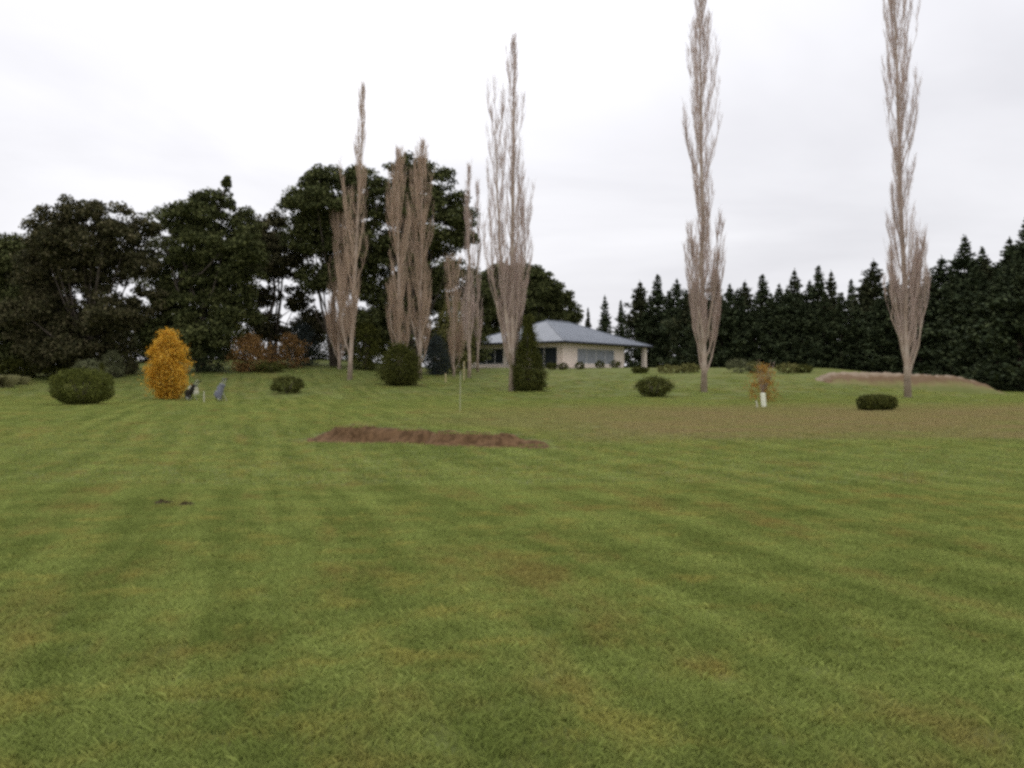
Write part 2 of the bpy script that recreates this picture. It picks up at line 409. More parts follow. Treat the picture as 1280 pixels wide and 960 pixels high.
# ------------------------------------------------------------------ big evergreens (macrocarpa)
def macrocarpa(px, Y, lobes, label, mat=M_MAC, trunk_r=0.30, seed=1, dens=1.0, group='tall evergreen trees round the lawn', forks=3, leaf=0.30):
    rng = np.random.default_rng(seed)
    p0 = on(px, Y); k = Y / F
    root = empty('evergreen_tree', p0, label, 'tree', group)
    tr = MB()
    toploc = max((480 - l[1]) * k + CAM_Z - p0.z for l in lobes)
    # trunks fork low down
    stems = []
    for i in range(forks):
        a = rng.uniform(0, 6.28); sp = 0.30 * toploc * (i + 0.3) / forks
        pts = [Vector((0.15 * i * math.cos(a), 0.15 * i * math.sin(a), -0.3))]
        for q in range(1, 6):
            t = q / 5
            pts.append(Vector((math.cos(a) * sp * t ** 1.3 + rng.normal(0, .15), math.sin(a) * sp * t ** 1.3 + rng.normal(0, .15), toploc * 0.78 * t)))
        r0 = trunk_r * (1 - 0.2 * i)
        tr.tube(pts, [r0 * (1 - 0.8 * j / 5) for j in range(6)], 7); stems.append(pts)
    P, S, NN = [], [], []
    for (lx, ly, rx, rz) in lobes:
        cx = (lx - px) * k; cz = (480 - ly) * k + CAM_Z - p0.z
        rx_, rz_ = rx * k, rz * k; ry_ = rx_ * 1.05
        cy = rng.normal(0, 0.25) * ry_
        nc = int(52 * dens * max(0.6, (rx_ * rz_ / 5.0)))
        dirs = sph(nc, rng); rad = rng.uniform(0.1, 1.0, nc) ** 0.5
        cc = np.stack([cx + dirs[:, 0] * rad * rx_, cy + dirs[:, 1] * rad * ry_, cz + dirs[:, 2] * rad * rz_], 1)
        for c in cc:
            r = rng.uniform(0.5, 1.1) * 0.32 * min(rx_, 3.2) + 0.18
            n = int(95 * (r / 0.8) ** 1.6) + 18
            q = sph(n, rng) * (rng.uniform(0, 1, (n, 1)) ** 0.45) * np.array([r, r, r * 0.55])
            q[:, 2] += 0.16 * (np.abs(q[:, 0]) + np.abs(q[:, 1])) * -0.6
            P.append(q + c); S.append(rng.uniform(0.5, 1.25, n) * leaf)
            NN.append(np.tile([0, 0, 0.7], (n, 1)))
        # limbs reach the lobe
        for j in range(2):
            st = stems[rng.integers(len(stems))]; a_ = st[rng.integers(1, 4)]
            e = Vector(cc[rng.integers(len(cc))]) 
            if e.z < a_.z: a_ = st[1]
            m1 = a_.lerp(e, 0.5) + Vector((0, 0, -0.12 * (e - a_).length)) + Vector(rng.normal(0, .2, 3))
            tr.tube([a_, m1, e], [0.09, 0.06, 0.02], 5)
    P = np.concatenate(P); S = np.concatenate(S); NN = np.concatenate(NN)
    keep = P[:, 2] > 0.05
    link('crown', leaf_mesh('crown', P[keep], S[keep], NN[keep], 1.6, rng=rng), mat, root)
    tr.build('trunk', M_BARK_D, root, smooth=True)
    return root

macrocarpa(-8, 92, [(-15, 330, 50, 38), (25, 325, 40, 32), (-35, 385, 55, 50), (25, 385, 50, 42), (0, 430, 62, 36), (55, 435, 45, 28)],
           'broad dark evergreen cut by the left edge of the photo', seed=3, dens=1.15)
macrocarpa(112, 86, [(70, 285, 36, 24), (112, 270, 34, 22), (160, 283, 34, 24), (95, 308, 50, 26), (148, 315, 42, 24), (55, 340, 42, 30), (45, 395, 44, 34), (90, 400, 48, 28), (140, 395, 40, 24), (110, 430, 50, 22), (180, 335, 24, 16), (60,435,40,25), (185, 375, 26, 20), (120, 335, 46, 20), (168, 398, 24, 16), (122, 362, 24, 20), (70, 368, 22, 22)],
           'wide round-topped evergreen with sky showing through, behind the clipped round bush', mat=M_MAC_W, seed=5, dens=0.98, forks=4)
macrocarpa(205, 104, [(198, 285, 26, 20), (200, 320, 26, 20), (196, 365, 26, 26), (175, 420, 36, 30), (215, 410, 30, 30)],
           'thin pale-leaved evergreen in the gap behind the golden tree', mat=M_GREY, seed=8, dens=0.5, group='tall evergreen trees round the lawn')
macrocarpa(252, 88, [(264, 250, 30, 14), (283, 228, 4, 9), (240, 272, 40, 20), (290, 275, 34, 20), (250, 305, 52, 26), (300, 312, 36, 24), (222, 340, 36, 28), (268, 345, 50, 30), (225, 385, 36, 28), (280, 385, 40, 28), (255, 420, 44, 26), (205, 420, 34, 26)],
           'big flat-topped evergreen with a small spike at its top, above the golden tree', seed=11, dens=1.1)
macrocarpa(340, 98, [(338, 280, 26, 16), (325, 305, 34, 20), (362, 310, 32, 20), (345, 335, 42, 18), (320, 370, 26, 18), (372, 372, 20, 16), (385, 410, 26, 26), (335, 405, 28, 20)],
           'lower ragged evergreen with bright sky gaps, left of the tallest evergreens', mat=M_MAC_W, seed=14, dens=1.0)
macrocarpa(418, 94, [(420, 222, 38, 14), (388, 240, 26, 18), (452, 232, 30, 20), (410, 262, 50, 26), (450, 270, 34, 26), (395, 295, 38, 24), (440, 310, 44, 26), (418, 345, 44, 20), (372, 255, 16, 10), (468, 350, 30, 34), (455, 410, 34, 34)],
           'tall dark evergreen dome behind the leftmost bare poplar', seed=17, dens=1.15)
macrocarpa(520, 96, [(512, 208, 28, 16), (540, 225, 30, 18), (498, 235, 30, 24), (555, 255, 30, 16), (520, 265, 44, 26), (572, 275, 28, 12), (550, 298, 40, 18), (580, 296, 18, 8), (505, 310, 40, 28), (525, 345, 40, 22), (500, 385, 36, 28), (490, 420, 30, 24)],
           'tall layered evergreen with drooping side branches behind the twin poplars', seed=21, dens=1.1)
macrocarpa(562, 108, [(565, 345, 34, 18), (548, 372, 26, 22), (590, 375, 26, 22), (575, 415, 34, 24), (545, 420, 22, 24), (585, 440, 26, 18), (560, 440, 26, 18), (600, 400, 16, 14)],
           'low dark evergreen filling in left of the house behind thin poplars', seed=24, dens=1.0)
macrocarpa(655, 142, [(642, 345, 40, 20), (612, 362, 34, 22), (675, 360, 32, 20), (700, 378, 24, 16), (650, 385, 50, 26), (715, 395, 14, 12), (605, 400, 30, 24), (690, 405, 30, 20)],
           'dark domed evergreen rising behind the house roof', seed=27, dens=0.9, leaf=0.36)

# ------------------------------------------------------------------ conifers on the right
def pine_meshes(seed, H=12.0, W=3.0, twin=0):
    rng = np.random.default_rng(seed)
    P, S, NN, D = [], [], [], []
    tk = MB()
    def leader(x0, y0, z0, z1, w):
        z = z0
        while z < z1:
            f = (z1 - z) / (z1 - z0)
            L = w * (f ** 0.85) * rng.uniform(0.7, 1.2) + 0.05
            nb = rng.integers(5, 9)
            a0 = rng.uniform(0, 6.28); L *= 1 + 0.28 * math.sin(z * 1.7 + seed) * f
            for b_ in range(nb):
                a = a0 + b_ * 6.283 / nb + rng.normal(0, .2)
                Lb = L * rng.uniform(0.5, 1.25) * (1 + .22 * math.sin(a * 2 + z * .6 + seed))
                n = int(16 + Lb * 26)
                t = rng.uniform(0.12, 1, n) ** 0.7
                up = 0.48 * t ** 1.6 * Lb - 0.10 * Lb * t
                wob = rng.normal(0, 0.03 + 0.09 * Lb, (n, 3)) * (0.5 + t[:, None] * 0.6)
                q = np.stack([x0 + math.cos(a) * t * Lb, y0 + math.sin(a) * t * Lb, z + up], 1) + wob * np.array([1, 1, 0.7])
                P.append(q); S.append(rng.uniform(0.22, 0.5, n) * (0.45 + 0.55 * min(1, f * 3)))
                NN.append(np.tile([0, 0, 0.6], (n, 1)))
                D.append(np.tile([math.cos(a), math.sin(a), 0.7], (n, 1)))
            z += rng.uniform(0.40, 0.85) * (0.32 + 0.78 * f)
        n = 26
        P.append(np.stack([np.full(n, x0) + rng.normal(0, .04, n), np.full(n, y0) + rng.normal(0, .04, n), z1 - rng.uniform(-0.25, 0.9, n)], 1))
        S.append(rng.uniform(.12, .24, n)); NN.append(np.tile([0.6, 0, 0.], (n, 1))); D.append(np.tile([0, 0, 2.], (n, 1)))
    leader(0, 0, 0.1, H, W)
    for i in range(twin):
        a = rng.uniform(0, 6.28); r = W * 0.42
        leader(math.cos(a + i * 2.4) * r, math.sin(a + i * 2.4) * r, H * 0.45, H * rng.uniform(0.84, 0.97), W * 0.45)
    P, S, NN, D = map(np.concatenate, (P, S, NN, D))
    crown = leaf_mesh('crown', P, S, NN, 2.0, D, rng=rng)
    tk.tube([(0, 0, -.4), (0.05, 0, H * .5), (0, 0, H * .97)], [0.22, 0.13, 0.02], 6)
    return crown, tk.mesh('trunk', True)
PV = [pine_meshes(40, 12, 2.7), pine_meshes(41, 12, 2.4), pine_meshes(42, 12, 3.0, 1), pine_meshes(43, 12, 2.2), pine_meshes(44, 12, 3.1, 2)]
PM2 = {}
def conifer(px, ytop, Y, v, label, wide=1.0, mat=M_PINE):
    p = on(px, Y); H = (480 - ytop) / F * Y + CAM_Z - p.z
    root = empty('pine_tree', p, label, 'tree', 'conifers in the dark row on the right', rz=(px * 1.7) % 6.28)
    s = H / 12.0; root.scale = (s * wide, s * wide, s)
    if (v, mat.name) not in PM2: PM2[(v, mat.name)] = PV[v][0].copy(); PM2[(v, mat.name)].materials.clear(); PM2[(v, mat.name)].materials.append(mat)
    o = bpy.data.objects.new('crown', PM2[(v, mat.name)]); C.objects.link(o); o.parent = root
    link('trunk', PV[v][1], M_BARK_P, root)
words = {}
front = [  # px, top y, distance, variant, width, label
 (735, 385, 150, 3, .8, 'small far conifer just right of the roof ridge'),
 (756, 370, 145, 1, .9, 'narrow conifer spire standing alone above the roof slope'),
 (776, 376, 142, 3, 1.0, 'second conifer spire right of the roof ridge, beside the lone spire'),
 (800, 352, 146, 2, 1.0, 'bushy conifer directly behind the right end of the house'),
 (822, 344, 146, 3, 1.0, 'pointed conifer just right of the house, taller than its neighbours'),
 (846, 350, 140, 0, 1.0, 'conifer in the row just left of the central bare poplar'),
 (868, 352, 132, 2, 1.0, 'conifer hidden behind the twigs of the central bare poplar'),
 (892, 344, 130, 1, 1.0, 'conifer peeping out right of the central bare poplar trunk'),
 (912, 356, 128, 0, 1.1, 'squat conifer second to the right of the central poplar'),
 (931, 352, 128, 2, 1.0, 'round-shouldered conifer left of the orange sapling'),
 (953, 344, 127, 3, 1.1, 'pointed conifer straight behind the orange sapling'),
 (974, 356, 126, 0, 1.0, 'low conifer just right of the orange sapling'),
 (993, 338, 126, 1, 1.1, 'slim tall conifer second right of the orange sapling'),
 (1012, 352, 124, 4, .9, 'dense conifer midway between the orange sapling and the right poplar'),
 (1023, 333, 123, 3, 1.1, 'spiky conifer above the left end of the earth bank'),
 (1039, 340, 122, 1, 1.0, 'thin-tipped conifer just right of the spiky one above the earth bank'),
 (1064, 350, 135, 3, .8, 'small pale conifer tip seen in the dip left of the right poplar'),
 (1078, 358, 118, 0, 1.0, 'low conifer left of the broad pointed one by the right poplar'),
 (1092, 326, 116, 2, 1.0, 'broad pointed conifer immediately left of the right poplar'),
 (1116, 345, 116, 0, 1.0, 'conifer half hidden behind the left limbs of the right poplar'),
 (1141, 338, 114, 3, 1.2, 'conifer half hidden behind the right limbs of the right poplar'),
 (1160, 345, 110, 1, 1.1, 'shorter conifer between the right poplar and the twin-tipped tree'),
 (1177, 322, 108, 2, 1.0, 'rounded dark conifer left of the twin-tipped tree'),
 (1206, 297, 104, 4, 1.05, 'large twin-tipped conifer right of the right poplar'),
 (1234, 322, 102, 2, 1.0, 'conifer shoulder between the twin-tipped tree and the tall one near the edge'),
 (1262, 300, 98, 4, .9, 'tall conifer just left of the one at the right edge'),
 (1284, 272, 94, 4, .95, 'tallest dark conifer cut by the right edge of the photo'),
]
for i, (px, yt, Y, v, w, lab) in enumerate(front): conifer(px, yt, Y, v, lab, w * ((1.42 if i % 3 == 1 else 1.2) if px > 790 else .95), M_PINE2 if i % 3 == 0 else M_PINE)
# a second rank closes the gaps lower down
back = [(812, 372), (836, 370), (858, 375), (882, 372), (902, 378), (922, 374), (943, 376), (964, 374), (984, 372), (1003, 376), (1030, 372), (1052, 378), (1072, 380), (1103, 372), (1128, 368), (1151, 372), (1190, 350), (1221, 345), (1248, 345), (1275, 330)]
names = {812: 'behind the right eave of the house', 836: 'just left of the central poplar', 858: 'under the left limbs of the central poplar', 882: 'behind the central poplar trunk',
         902: 'just right of the central poplar', 922: 'two steps right of the central poplar', 943: 'left behind the orange sapling', 964: 'right behind the orange sapling',
         984: 'two steps right of the orange sapling', 1003: 'three steps right of the orange sapling', 1030: 'over the left tip of the earth bank', 1052: 'over the flat low bush on the right',
         1072: 'over the right end of the flat low bush', 1103: 'just left of the right poplar trunk', 1128: 'behind the right poplar trunk', 1151: 'just right of the right poplar',
         1190: 'left under the twin-tipped conifer', 1221: 'right under the twin-tipped conifer', 1248: 'over the falling end of the earth bank', 1275: 'in front of the tallest conifer'}
for i, (px, yt) in enumerate(back):
    Yb = np.interp(px, [830, 880, 1000, 1150, 1280], [142, 124, 117, 106, 88])
    conifer(px, yt - (i % 3) * 6, Yb, (i * 2 + 1) % 5, 'short conifer low in the dark row, ' + names[px], 1.5)

# ------------------------------------------------------------------ bare lombardy poplars
def fastig(mb, start, L, rho, az, r0, rng, nseg=4, sides=3, r1=0.006, pull=2.0):
    pts = []
    for i in range(nseg + 1):
        t = i / nseg
        rr = rho * (1 - (1 - t) ** pull)
        w = 0.03 * L * math.sin(t * 3.14)
        pts.append(Vector((start.x + math.cos(az) * rr + rng.normal(0, w * .5), start.y + math.sin(az) * rr + rng.normal(0, w * .5), start.z + L * t)))
    mb.tube(pts, [r0 + (r1 - r0) * i / nseg for i in range(nseg + 1)], sides, caps=False)
    return pts
def lerp_path(pts, t):
    f = t * (len(pts) - 1); i = min(int(f), len(pts) - 2); return pts[i].lerp(pts[i + 1], f - i)
def poplar(px, pybase, ytop, label, seed, prof, lean=0.0, Y=None, low=5, nmain=46, tr=0.22, twig=1.0, mat=M_POP_B, stems=(), h_first=0.11, tw=0.0062, bare=True):
    """prof: crown half width (metres) against height fraction"""
    rng = np.random.default_rng(seed)
    p = on(px, Y) if Y else at(px, pybase)
    H = (480 - ytop) / F * p.y + CAM_Z - p.z
    root = empty('poplar_tree', p, label, 'tree', 'bare poplar trees on the lawn')
    T, B = MB(), MB()
    Rp = lambda f: float(np.interp(f, prof[0], prof[1]))
    def stem(x0, y0, z0, x1, z1, r, nm, f0):
        n = 12; pts = []
        for i in range(n + 1):
            t = i / n
            e = 1 - (1 - t) ** 2 if z0 > 0.5 else t
            pts.append(Vector((x0 + (x1 - x0) * e + rng.normal(0, .035) * (i > 0), y0 + rng.normal(0, .04) * (i > 0), z0 + (z1 - z0) * t)))
        rad = [r * (1 - t / n) ** 0.85 + 0.012 for t in range(n + 1)]
        if z0 <= 0: rad[0] *= 1.35; 
        T.tube(pts, rad, 8)
        for j in range(nm):
            t = f0 + (0.985 - f0) * ((j + rng.uniform(0, 1)) / nm) ** 0.95
            s = lerp_path(pts, t); fz = s.z / H
            rho_t = Rp(min(1, fz + 0.08)) * rng.uniform(0.35, 1.1)
            L = min(rng.uniform(1.6, 2.9) * (0.9 + rho_t), (H * 1.0 - s.z) * 0.95 + 0.35)
            if L < 0.3: continue
            rho = min(rho_t, L * 0.55); az = rng.uniform(0, 6.28)
            br = fastig(B, s, L, rho, az, 0.011 + 0.010 * L * (1 - t), rng, 4, 4)
            twigs(br, L, rho, az)
    def twigs(br, L, rho, az):
        ns = int((5 + L * 2.2) * twig)
        for q in range(ns):
            ts = rng.uniform(0.12, 1.0); ss = lerp_path(br, ts); l2 = rng.uniform(0.35, 1.0) * (0.5 + 0.3 * L) * (1.15 - ts * .6)
            a2 = az + rng.normal(0, 1.5)
            sb = fastig(B, ss, l2, l2 * rng.uniform(0.10, 0.30), a2, 0.0095, rng, 2, 3, tw * .6)
            for w in range(int(3 * twig + rng.uniform(0, 2.5))):
                s3 = lerp_path(sb, rng.uniform(0.2, 1)); l3 = rng.uniform(0.2, 0.65)
                fastig(B, s3, l3, l3 * rng.uniform(0.1, 0.4), a2 + rng.normal(0, 1.6), tw, rng, 1, 3, 0.004)
    stem(0, 0, -0.3, lean, H, tr, nmain, h_first)
    for (dx, z0, z1, r, nm) in stems: stem(lean * z0 / H, rng.normal(0, .3), z0, dx, z1, r, nm, 0.18)
    # strong low limbs that sweep up in a V
    for j in range(low):
        az = (j % 2) * math.pi + rng.normal(0, 0.6); z0 = rng.uniform(0.03, 0.12) * H
        L = rng.uniform(0.16, 0.27) * H; rho = Rp(0.2) * rng.uniform(0.75, 1.05)
        br = fastig(T, Vector((lean * z0 / H, 0, z0)), L, rho, az, tr * 0.42, rng, 6, 6, 0.02, 1.7)
        for q in range(9):
            ts = rng.uniform(0.2, 1); s = lerp_path(br, ts); l2 = rng.uniform(0.9, 2.4)
            b2 = fastig(B, s, l2, l2 * rng.uniform(.08, .22), az + rng.normal(0, 1.5), 0.022, rng, 3, 3)
            twigs(b2, l2, 0.3, az)
    B.build('crown', mat, root); T.build('trunk', M_POP_T, root, smooth=True)
    return root
P_main = ([0, .08, .15, .28, .34, .44, .56, .78, .9, 1], [.1, .5, 1.25, 1.35, .8, .75, 1.25, 1.35, .75, .15])
P_slim = ([0, .1, .25, .5, .62, .72, 1], [.1, .4, 1.0, 1.5, 1.1, .55, .12])
P_wide = ([0, .05, .2, .6, .9, 1], [.25, .6, .95, 1.05, .7, .2])
poplar(1135, 497, -48, 'tall bare poplar standing in front of the right-hand earth bank', 101, P_main, lean=-0.95, nmain=78, tr=0.20, low=7, twig=1.55)
poplar(880, 490, -22, 'tall bare poplar in the centre right between house and orange sapling', 102, P_main, lean=-0.3, nmain=70, tr=0.185, low=7, twig=1.55)
poplar(640, 489, 56, 'many-stemmed bare poplar in front of the house beside the cone bush', 103, ([0, .1, .3, .6, .85, 1], [.2, .6, 0.95, .85, .55, .12]), lean=0.15, nmain=44, tr=0.2, low=5, twig=1.2,
       stems=((-1.15, 1.6, 19.5, .12, 28), (0.95, 2.2, 12.5, .10, 20), (-1.5, 1.2, 11.5, .08, 14)))
poplar(437, 475, 116, 'slender bare poplar leaning slightly right, leftmost of the poplars', 104, P_slim, lean=1.1, nmain=52, tr=0.17, low=4, mat=M_POP_BR, twig=1.1)
poplar(498, 455, 196, 'bare poplar on the left of the twin pair behind the round-topped bush', 105, P_wide, Y=84, nmain=60, tr=0.18, low=4, mat=M_POP_BR, twig=1.2)
poplar(524, 455, 186, 'bare poplar on the right of the twin pair behind the round-topped bush', 106, P_wide, Y=86, lean=0.3, nmain=60, tr=0.18, low=4, mat=M_POP_BR, twig=1.2)
poplar(424, 447, 270, 'short dense brown poplar behind the leftmost slender poplar', 107, P_wide, Y=91, nmain=60, tr=0.14, low=6, mat=M_POP_BR, twig=1.4, h_first=.05)
poplar(586, 457, 215, 'thin bare poplar left of the house with a pale stake at its foot', 108, ([0, .2, .6, 1], [.2, .6, .55, .1]), Y=88, nmain=34, tr=0.13, low=2)
poplar(597, 452, 235, 'faint thin poplar close against the left end of the house', 109, ([0, .2, .6, 1], [.2, .5, .5, .1]), Y=98, nmain=26, tr=0.10, low=2)
poplar(567, 455, 330, 'small brown leafless poplar between the twin pair and the house', 110, P_wide, Y=90, nmain=30, tr=0.08, low=3, mat=M_POP_BR)

# ------------------------------------------------------------------ bushes
def bush(name, px, pyb, wpx, hpx, label, mat, seed, shape='round', Y=None, leaf=0.09, n=9000, cat='bush', lump=0.12, group=None, trunk=True, thin=0.0, depth=1.0):
    rng = np.random.default_rng(seed)
    p = on(px, Y) if Y else at(px, pyb)
    k = p.y / F; R = wpx * k / 2; H = hpx * k
    root = empty(name, p, label, cat, group)
    d = sph(n, rng)
    rad = rng.uniform(0.35 if thin == 0 else 0.05, 1, n) ** (0.35 if thin == 0 else 0.6)
    # lumpy surface
    ph = rng.uniform(0, 6.28, (7, 2)); fr = rng.uniform(2.0, 6.0, (7, 3))
    l = sum(np.sin(d @ fr[i] * 1.4 + ph[i, 0]) for i in range(7)) / 4.0
    sc = 1 + lump * l
    X = d[:, 0] * rad * sc * R; Yv = d[:, 1] * rad * sc * R * depth
    zz = d[:, 2] * rad * sc
    if shape == 'round': Z = H * 0.5 + zz * H * 0.5
    elif shape == 'flat':
        zz = np.sign(zz) * np.abs(zz) ** 0.6; Z = H * 0.5 + zz * H * 0.5
        X *= 1.05
    elif shape == 'clipped':
        zz = np.sign(zz) * np.abs(zz) ** 0.75; Z = H * 0.5 + zz * H * 0.5
    elif shape == 'cone':
        t = rng.uniform(0, 1, n) ** 1.6
        w = np.interp(t, [0, .08, .25, .5, .8, 1], [.62, .92, 1.0, .66, .28, .03])
        a = rng.uniform(0, 6.28, n); rr = rng.uniform(0.3, 1, n) ** 0.35 * w * (1 + lump * np.sin(a * 3 + t * 9) + lump * .6 * np.sin(a * 7 - t * 21))
        X = np.cos(a) * rr * R; Yv = np.sin(a) * rr * R; Z = t * H
    elif shape == 'egg':
        t = rng.uniform(0, 1, n)
        w = np.interp(t, [0, .06, .2, .45, .7, .88, 1], [.35, .62, .92, 1.0, .82, .5, .12])
        a = rng.uniform(0, 6.28, n); rr = rng.uniform(0.1, 1, n) ** 0.42 * w * (1 + lump * np.sin(a * 3 + t * 11) + lump * .8 * np.sin(a * 5 - t * 17 + 1))
        X = np.cos(a) * rr * R; Yv = np.sin(a) * rr * R; Z = t * H
    if shape not in ('clipped', 'flat'):
        # gather most of the leaves into sprigs so that the outline is uneven
        nc = max(14, int(n / (45 if not thin else 28)))
        ci = rng.integers(0, n, nc); own = rng.integers(0, nc, n); g = rng.uniform(0, 1, n) < .75
        sp_ = min(R, H * .5) * rng.uniform(.08, .20, nc)[own]
        X = np.where(g, X[ci][own] + rng.normal(0, 1, n) * sp_, X); Yv = np.where(g, Yv[ci][own] + rng.normal(0, 1, n) * sp_, Yv); Z = np.where(g, Z[ci][own] + rng.normal(0, 1, n) * sp_ * .8, Z)
    Z = np.maximum(Z, 0.02)
    P = np.stack([X, Yv, Z], 1) + rng.normal(0, leaf * 0.35, (n, 3))
    P[:, 2] += 0.0
    S = rng.uniform(0.6, 1.3, n) * leaf
    link('foliage', leaf_mesh('foliage', P, S, d * 0.8, 1.5, rng=rng), mat, root)
    if trunk:
        m = MB(); 
        for i in range(5):
            a = rng.uniform(0, 6.28); e = rng.uniform(.3, .6)
            m.tube([(0, 0, -.1), (math.cos(a) * R * e * .5, math.sin(a) * R * e * .5, H * .4), (math.cos(a) * R * e, math.sin(a) * R * e, H * .75)], [.05, .035, .012], 5)
        m.build('stem', M_BARK_D, root)
    return root
bush('clipped_bush', 103, 506, 78, 46, 'large clipped round olive green bush at the left of the lawn', M_OLIVE, 201, 'clipped', leaf=.085, n=16000, lump=.05)
bush('small_conifer', 127, 470, 12, 32, 'small dark pointed conifer peeking over the clipped round bush', M_DARKSH, 202, 'cone', Y=74, n=3000, leaf=.10, cat='shrub')
bush('golden_tree', 210, 499, 47, 83, 'bright golden yellow small tree with dense autumn leaves', M_GOLD, 203, 'egg', leaf=.13, n=15000, lump=.22, cat='tree')
bush('low_bush', 359, 492, 42, 22, 'small low dark green bush on the lawn left of the poplars', M_DARKSH, 204, 'round', leaf=.08, n=6000)
bush('round_bush', 500, 482, 54, 50, 'dark shaggy round-topped bush in front of the twin poplars', M_DARKSH, 205, 'egg', leaf=.11, n=18000, lump=.13)
bush('cone_bush', 660, 489, 42, 92, 'dense dark green cone-shaped bush in front of the house', M_DARKSH, 206, 'cone', leaf=.10, n=26000, lump=.09)
bush('low_bush', 817, 496, 47, 25, 'low rounded dark green bush on the lawn right of the house', M_DARKSH, 207, 'round', leaf=.08, n=8000)
bush('flat_bush', 1096, 513, 46, 19, 'flat low dark bush left of the right poplar foot', M_DARKSH, 208, 'flat', leaf=.08, n=8000)
bush('orange_sapling', 953, 503, 38, 46, 'thin orange-leaved sapling with bare tips beside a white tree guard', M_ORANGE, 209, 'egg', leaf=.10, n=1700, cat='tree', thin=1, lump=.2)
# behind the left bushes
bush('grey_shrub', 112, 470, 42, 28, 'pale grey-green shrub behind the clipped round bush', M_GREY, 210, 'round', Y=80, leaf=.12, n=6000, cat='shrub')
bush('grey_shrub', 141, 465, 30, 32, 'taller grey-green shrub between clipped bush and golden tree', M_GREY, 211, 'egg', Y=84, leaf=.13, n=4500, cat='shrub')
bush('brown_shrub', 160, 465, 26, 24, 'dull brown-green shrub just left of the golden tree', M_MAC_W, 212, 'round', Y=86, leaf=.13, n=4000, cat='shrub')
bush('rust_shrub', 312, 455, 56, 44, 'rusty orange autumn shrub under the flat-topped evergreen', M_RUST, 213, 'egg', Y=88, leaf=.18, n=4200, cat='shrub', thin=1)
bush('rust_shrub', 362, 453, 44, 42, 'brown half-bare autumn shrub right of the rusty orange one', M_RUST, 214, 'egg', Y=92, leaf=.17, n=2600, cat='shrub', thin=1)
bush('dark_shrub', 338, 452, 40, 12, 'low dark green shrub at the foot of the rusty shrubs', M_DARKSH, 215, 'round', Y=87, leaf=.12, n=2500, cat='shrub')
bush('green_shrub', 262, 452, 46, 46, 'deep green rounded shrub behind the golden tree, under the evergreen', M_PINE, 216, 'egg', Y=88, leaf=.15, n=5000, cat='shrub')
bush('green_shrub', 380, 452, 44, 50, 'deep green shrub left of the short brown poplar', M_BLUE, 217, 'egg', Y=96, leaf=.15, n=5000, cat='shrub')
bush('dark_shrub', 456, 452, 46, 62, 'tall dark shrub between the leftmost poplar and the twin pair', M_DARKSH, 218, 'egg', Y=92, leaf=.15, n=7000, cat='shrub')
bush('blue_shrub', 546, 457, 34, 48, 'rounded blue-grey shrub right of the twin poplars', M_BLUE, 219, 'egg', Y=92, leaf=.13, n=7000, cat='shrub')
bush('brown_tree', 566, 455, 56, 92, 'olive brown leafy small tree behind the thin poplars', M_YG, 220, 'egg', Y=95, leaf=.18, n=4200, cat='tree', thin=1, lump=.2)
bush('edge_shrub', 22, 473, 60, 26, 'dark spreading shrub at the left edge under the evergreens', M_DARKSH, 221, 'round', Y=89, leaf=.14, n=5000, cat='shrub')
bush('edge_shrub', 78, 473, 60, 30, 'dark spreading shrub under the evergreens left of the clipped bush', M_DARKSH, 222, 'round', Y=87, leaf=.14, n=5000, cat='shrub')
US = 'dark undergrowth shrubs beneath the tall evergreens'
for i, (px, Y, w, h, m, lab) in enumerate([
    (60, 104, 90, 40, M_DARKSH, 'dark undergrowth shrub below the broad evergreen at the far left'), (128, 104, 80, 44, M_DARKSH, 'dark undergrowth shrub behind the clipped round bush'),
    (185, 106, 70, 44, M_MAC_W, 'brownish undergrowth shrub behind the left side of the golden tree'), (238, 106, 70, 46, M_DARKSH, 'dark undergrowth shrub behind the right side of the golden tree'),
    (290, 108, 70, 36, M_DARKSH, 'dark undergrowth shrub behind the rusty orange shrub'), (345, 110, 70, 32, M_MAC_W, 'brownish undergrowth shrub behind the brown half-bare shrub'),
    (400, 108, 60, 40, M_DARKSH, 'dark undergrowth shrub left of the short brown poplar'), (448, 108, 60, 44, M_DARKSH, 'dark undergrowth shrub right of the leftmost poplar'),
    (500, 108, 70, 46, M_DARKSH, 'dark undergrowth shrub behind the feet of the twin poplars'), (560, 112, 70, 44, M_DARKSH, 'dark undergrowth shrub left of the house wall'), (596, 124, 46, 38, M_DARKSH, 'dark undergrowth shrub against the left end of the house')]):
    bush('undergrowth_shrub', px, 470, w, h + 10, lab, m, 260 + i, 'egg', Y=Y, leaf=.24, n=5200, cat='shrub', group=US, trunk=False)
# along the house
HB = 'small round bushes along the house front'
for i, (px, w, lab) in enumerate([(690, 13, 'small round bush under the dark glass doors of the house'), (704, 13, 'small round bush at the front corner of the house'),
                                  (725, 12, 'small round bush under the left end of the wide window'), (750, 13, 'small round bush under the middle of the wide window'),
                                  (769, 14, 'small round bush under the pale wall right of the wide window')]):
    bush('round_shrub', px, 462, w, 9, lab, M_DARKSH, 230 + i, 'round', Y=103 + 0.12 * max(0, px - 704), leaf=.10, n=1300, cat='shrub', group=HB, trunk=False)
